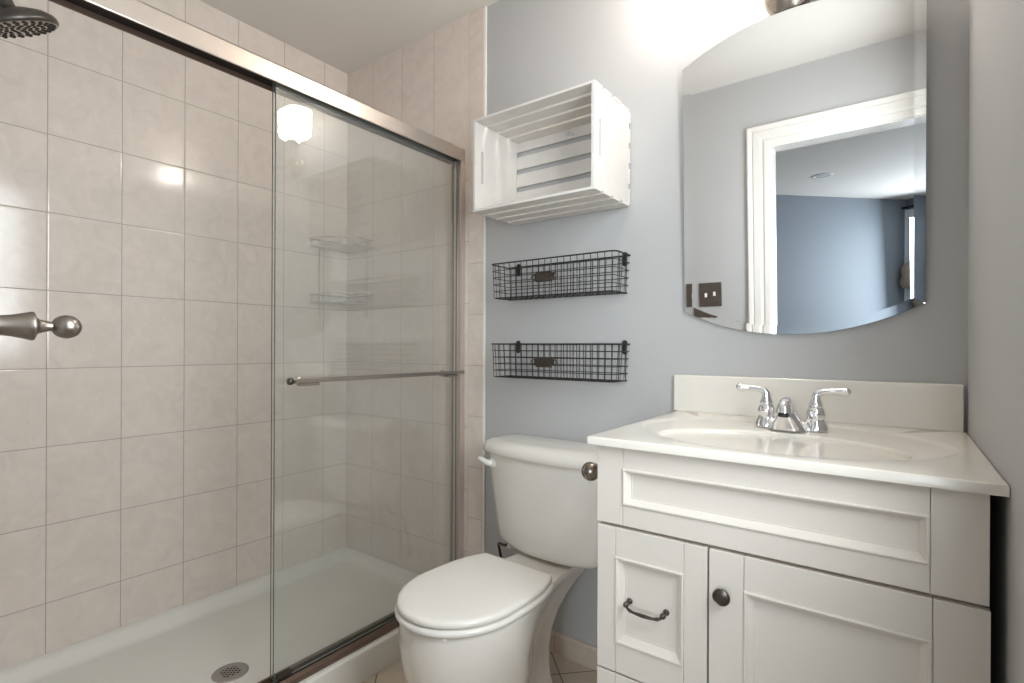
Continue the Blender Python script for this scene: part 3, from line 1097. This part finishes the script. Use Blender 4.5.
for s in (-1, 1):
    hx = FX + s * .0545
    b = bm_()
    lathe(b, [(.028, .003), (.027, .010), (.0235, .020), (.0215, .026), (.0195, .028), (.0205, .030), (.0212, .040), (.0205, .047), (.0175, .0535), (.0150, .056), (.0168, .058), (.0162, .062), (.0130, .069), (.0105, .075), (.0098, .080), (.006, .083)], (hx, FY, FZ), (0, 0, 1), 28)
    hb = obj('valve_body', b, M['chrome'], t, smooth=True, angle=60)
    b = bm_()
    pts = smoothed([(hx, FY, FZ + .074), (hx + s * .001, FY, FZ + .086), (hx + s * .010, FY - .001, FZ + .093), (hx + s * .026, FY - .002, FZ + .0955), (hx + s * .046, FY - .003, FZ + .0965), (hx + s * .060, FY - .004, FZ + .0965), (hx + s * .0685, FY - .004, FZ + .0968)], 4)
    k = len(pts)
    rad = []
    for i in range(k):
        u = i / (k - 1)
        r_ = .0108 - .0036 * sm(u * 2.0) + .0028 * sm((u - .5) / .35)
        if u > .86:
            r_ *= math.sqrt(max(.03, 1 - ((u - .86) / .14) ** 2))
        rad.append(r_)
    tube(b, pts, rad, 16)
    lathe(b, [(.0098 * math.sin(PI * i / 12), .0105 * (1 - math.cos(PI * i / 12))) for i in range(13)], Vector((hx + s * .052, FY - .004, FZ + .0966)), (s, 0, .02), 16)
    obj('lever_handle', b, M['chrome'], hb, smooth=True, angle=60, merge=False)

# ------------------------------------------------------------------ toilet paper holder on the vanity side
t = thing('paper_holder', 'pewter toilet paper holder with round knob end beside the vanity', 'toilet paper holder', (1.69, -.36, .79))
b = bm_()
lathe(b, [(.026, 0), (.025, .004), (.014, .008), (.0085, .012), (.0085, .085)], (VX0 + .003, -.32, .795), (-1, 0, 0), 22)
obj('wall_post', b, M['holder'], t, smooth=True)
b = bm_()
tube(b, [(1.608, -.315, .795), (1.608, -.455, .795)], .0085, 14)
obj('arm', b, M['holder'], t, smooth=True)
b = bm_()
rk = .0235
lathe(b, [(.0085, 0), (.009, .004), (.019, .007)] + [(rk * math.sin(PI * i / 16), .026 - rk * math.cos(PI * i / 16) * .85) for i in range(5, 17)], (1.608, -.432, .795), (0, -1, 0), 28)
obj('knob', b, M['holder'], t, smooth=True, angle=60)

# ------------------------------------------------------------------ bevelled mirror, leaning out slightly at the top
MX0, MX1, MH, SAG = 1.695, 2.275, .732, .073
t = thing('wall_mirror', 'frameless mirror with sloped glass edge and arched top and bottom above the vanity', 'mirror', ((MX0 + MX1) / 2, -.0, 1.215))
TILT = R(2.0)


def mring(i, d):
    """Outline inset by i; d = depth behind the front face."""
    hw = (MX1 - MX0) / 2
    cx = (MX0 + MX1) / 2
    rad = (hw * hw + SAG * SAG) / (2 * SAG)
    pts = []
    k = 40
    hw2 = hw - i

    def sag(x):
        return math.sqrt(max(0, (rad - i) ** 2 - x * x)) - (rad - SAG)
    for q in range(k + 1):       # bottom, left to right
        x = -hw2 + 2 * hw2 * q / k
        pts.append((cx + x, -sag(x)))
    for q in range(k + 1):       # top, right to left
        x = hw2 - 2 * hw2 * q / k
        pts.append((cx + x, MH + sag(x)))
    out = []
    for x, h in pts:
        y = -.014 + d
        out.append((x, y * math.cos(TILT) - h * math.sin(TILT), 1.215 + h * math.cos(TILT) + y * math.sin(TILT)))
    return out


b = bm_()
loft(b, [mring(.0, -.0005), mring(.0225, .0)], cap0=False)
o = obj('mirror_glass', b, M['mirror'], t)
b = bm_()
loft(b, [mring(.0, -.0004), mring(.0, .0062), mring(.004, .0066)], cap0=False)
obj('backing', b, M['mirror_back'], t)
for s in (.25, .75):
    xx = MX0 + (MX1 - MX0) * s
    quick('hanger', M['iron'], t, (xx - .02, xx + .02, -.026, -.0005, 1.915, 1.94), bevel=.001)

# ------------------------------------------------------------------ two-light vanity fixture above the mirror
t = thing('vanity_light', 'polished metal vanity light with one glowing white glass shade above the mirror', 'wall light', (1.978, 0, 2.085))
b = bm_()
lathe(b, [(.064, .0005), (.064, .012), (.058, .022), (.03, .034), (.014, .042), (.012, .06)], (1.978, 0, 2.085), (0, -1, 0), 36)
obj('canopy', b, M['nickel'], t, smooth=True)
for s in (-1, 1):
    b = bm_()
    xs_ = 1.978 + s * .178
    tube(b, smoothed([(1.978, -.055, 2.085), (1.978 + s * .05, -.075, 2.075), (1.978 + s * .12, -.105, 2.085), (1.978 + s * .165, -.12, 2.105), (xs_, -.12, 2.13), (xs_, -.12, 2.15)], 3), .0085, 12)
    arm = obj('arm', b, M['nickel'], t, smooth=True)
    b = bm_()
    lathe(b, [(.012, 0), (.028, .006), (.031, .014), (.028, .032), (.022, .036)], (xs_, -.12, 2.135), (0, 0, 1), 24)
    obj('socket_cup', b, M['nickel'], arm, smooth=True)
    b = bm_()
    lathe(b, [(.026, 0), (.046, .004), (.059, .016), (.064, .036), (.065, .115), (.066, .140), (.063, .140), (.062, .112), (.060, .036), (.054, .016), (.02, .008)], (xs_, -.12, 2.168), (0, 0, 1), 32)
    obj('glass_shade', b, M['shade'] if s < 0 else M['shade_off'], t, smooth=True, label='glowing frosted glass shade' if s < 0 else 'unlit frosted glass shade')

# ------------------------------------------------------------------ switch plate by the door (seen in the mirror)
t = thing('light_switch', 'double toggle light switch on a pewter wall plate, seen in the mirror', 'light switch', (1.338, YF, 1.306))
quick('wall_plate', M['plate'], t, (1.274, 1.402, YF + .0005, YF + .006, 1.237, 1.375), bevel=.003)
for s in (-1, 1):
    quick('toggle', M['switch'], t, (1.338 + s * .024 - .006, 1.338 + s * .024 + .006, YF + .0062, YF + .016, 1.294 + s * .003, 1.318 + s * .003), bevel=.0015)

# ------------------------------------------------------------------ bedroom odds and ends seen in the mirror
t = thing('recessed_light', 'round recessed downlight in the bedroom ceiling, seen in the mirror', 'ceiling light', (1.62, -4.33, ZC))
b = bm_()
lathe(b, [(.062, -.003), (.066, .004), (.092, .005), (.096, .002), (.096, -.0), (.062, -.002)], (1.62, -4.33, ZC), (0, 0, -1), 36)
for f in [f for f in b.faces if len(f.verts) > 4]:
    b.faces.remove(f)
obj('trim_ring', b, M['trim'], t, smooth=True)
b = bm_()
lathe(b, [(.062, .0005), (.05, .003), (0, .003)], (1.62, -4.33, ZC), (0, 0, -1), 28)
obj('lens', b, M['can'], t, smooth=True)

t = thing('window_curtain', 'white curtain hanging beside the bedroom window, seen in the mirror', 'curtain', (K.x, K.y, .05))
b = bm_()
ins_ = Vector((-.596, .803, 0))
rows = []
for z in (2.33, .06):
    row = []
    for i in range(41):
        s = .04 + .36 * i / 40
        p = K + d2 * s + ins_ * (.07 + .022 * math.sin(i * .95))
        row.append((p.x, p.y, z))
    back = [((Vector(p) + ins_ * -.006).x, (Vector(p) + ins_ * -.006).y, z) for p in reversed(row)]
    rows.append(row + back)
loft(b, rows)
obj('cloth', b, M['curtain'], t, smooth=True)
b = bm_()
c0 = K + d2 * .10 + ins_ * .075
lathe(b, [(.055, 0), (.085, .03), (.095, .09), (.080, .15), (.090, .21), (.070, .27), (.035, .30)], (c0.x, c0.y, 1.39), (0, 0, 1), 22)
for v in b.verts:
    v.co += Vector((random.uniform(-1, 1), random.uniform(-1, 1), random.uniform(-1, 1))) * .008
obj('tieback', b, M['beige_fabric'], t, smooth=True, label='fuzzy tan tieback')
b = bm_()
tube(b, [K + d2 * .0 + ins_ * .07 + Vector((0, 0, 2.36)), K + d2 * 1.95 + ins_ * .07 + Vector((0, 0, 2.36))], .012, 12)
obj('curtain_rod', b, M['iron'], t, smooth=True)
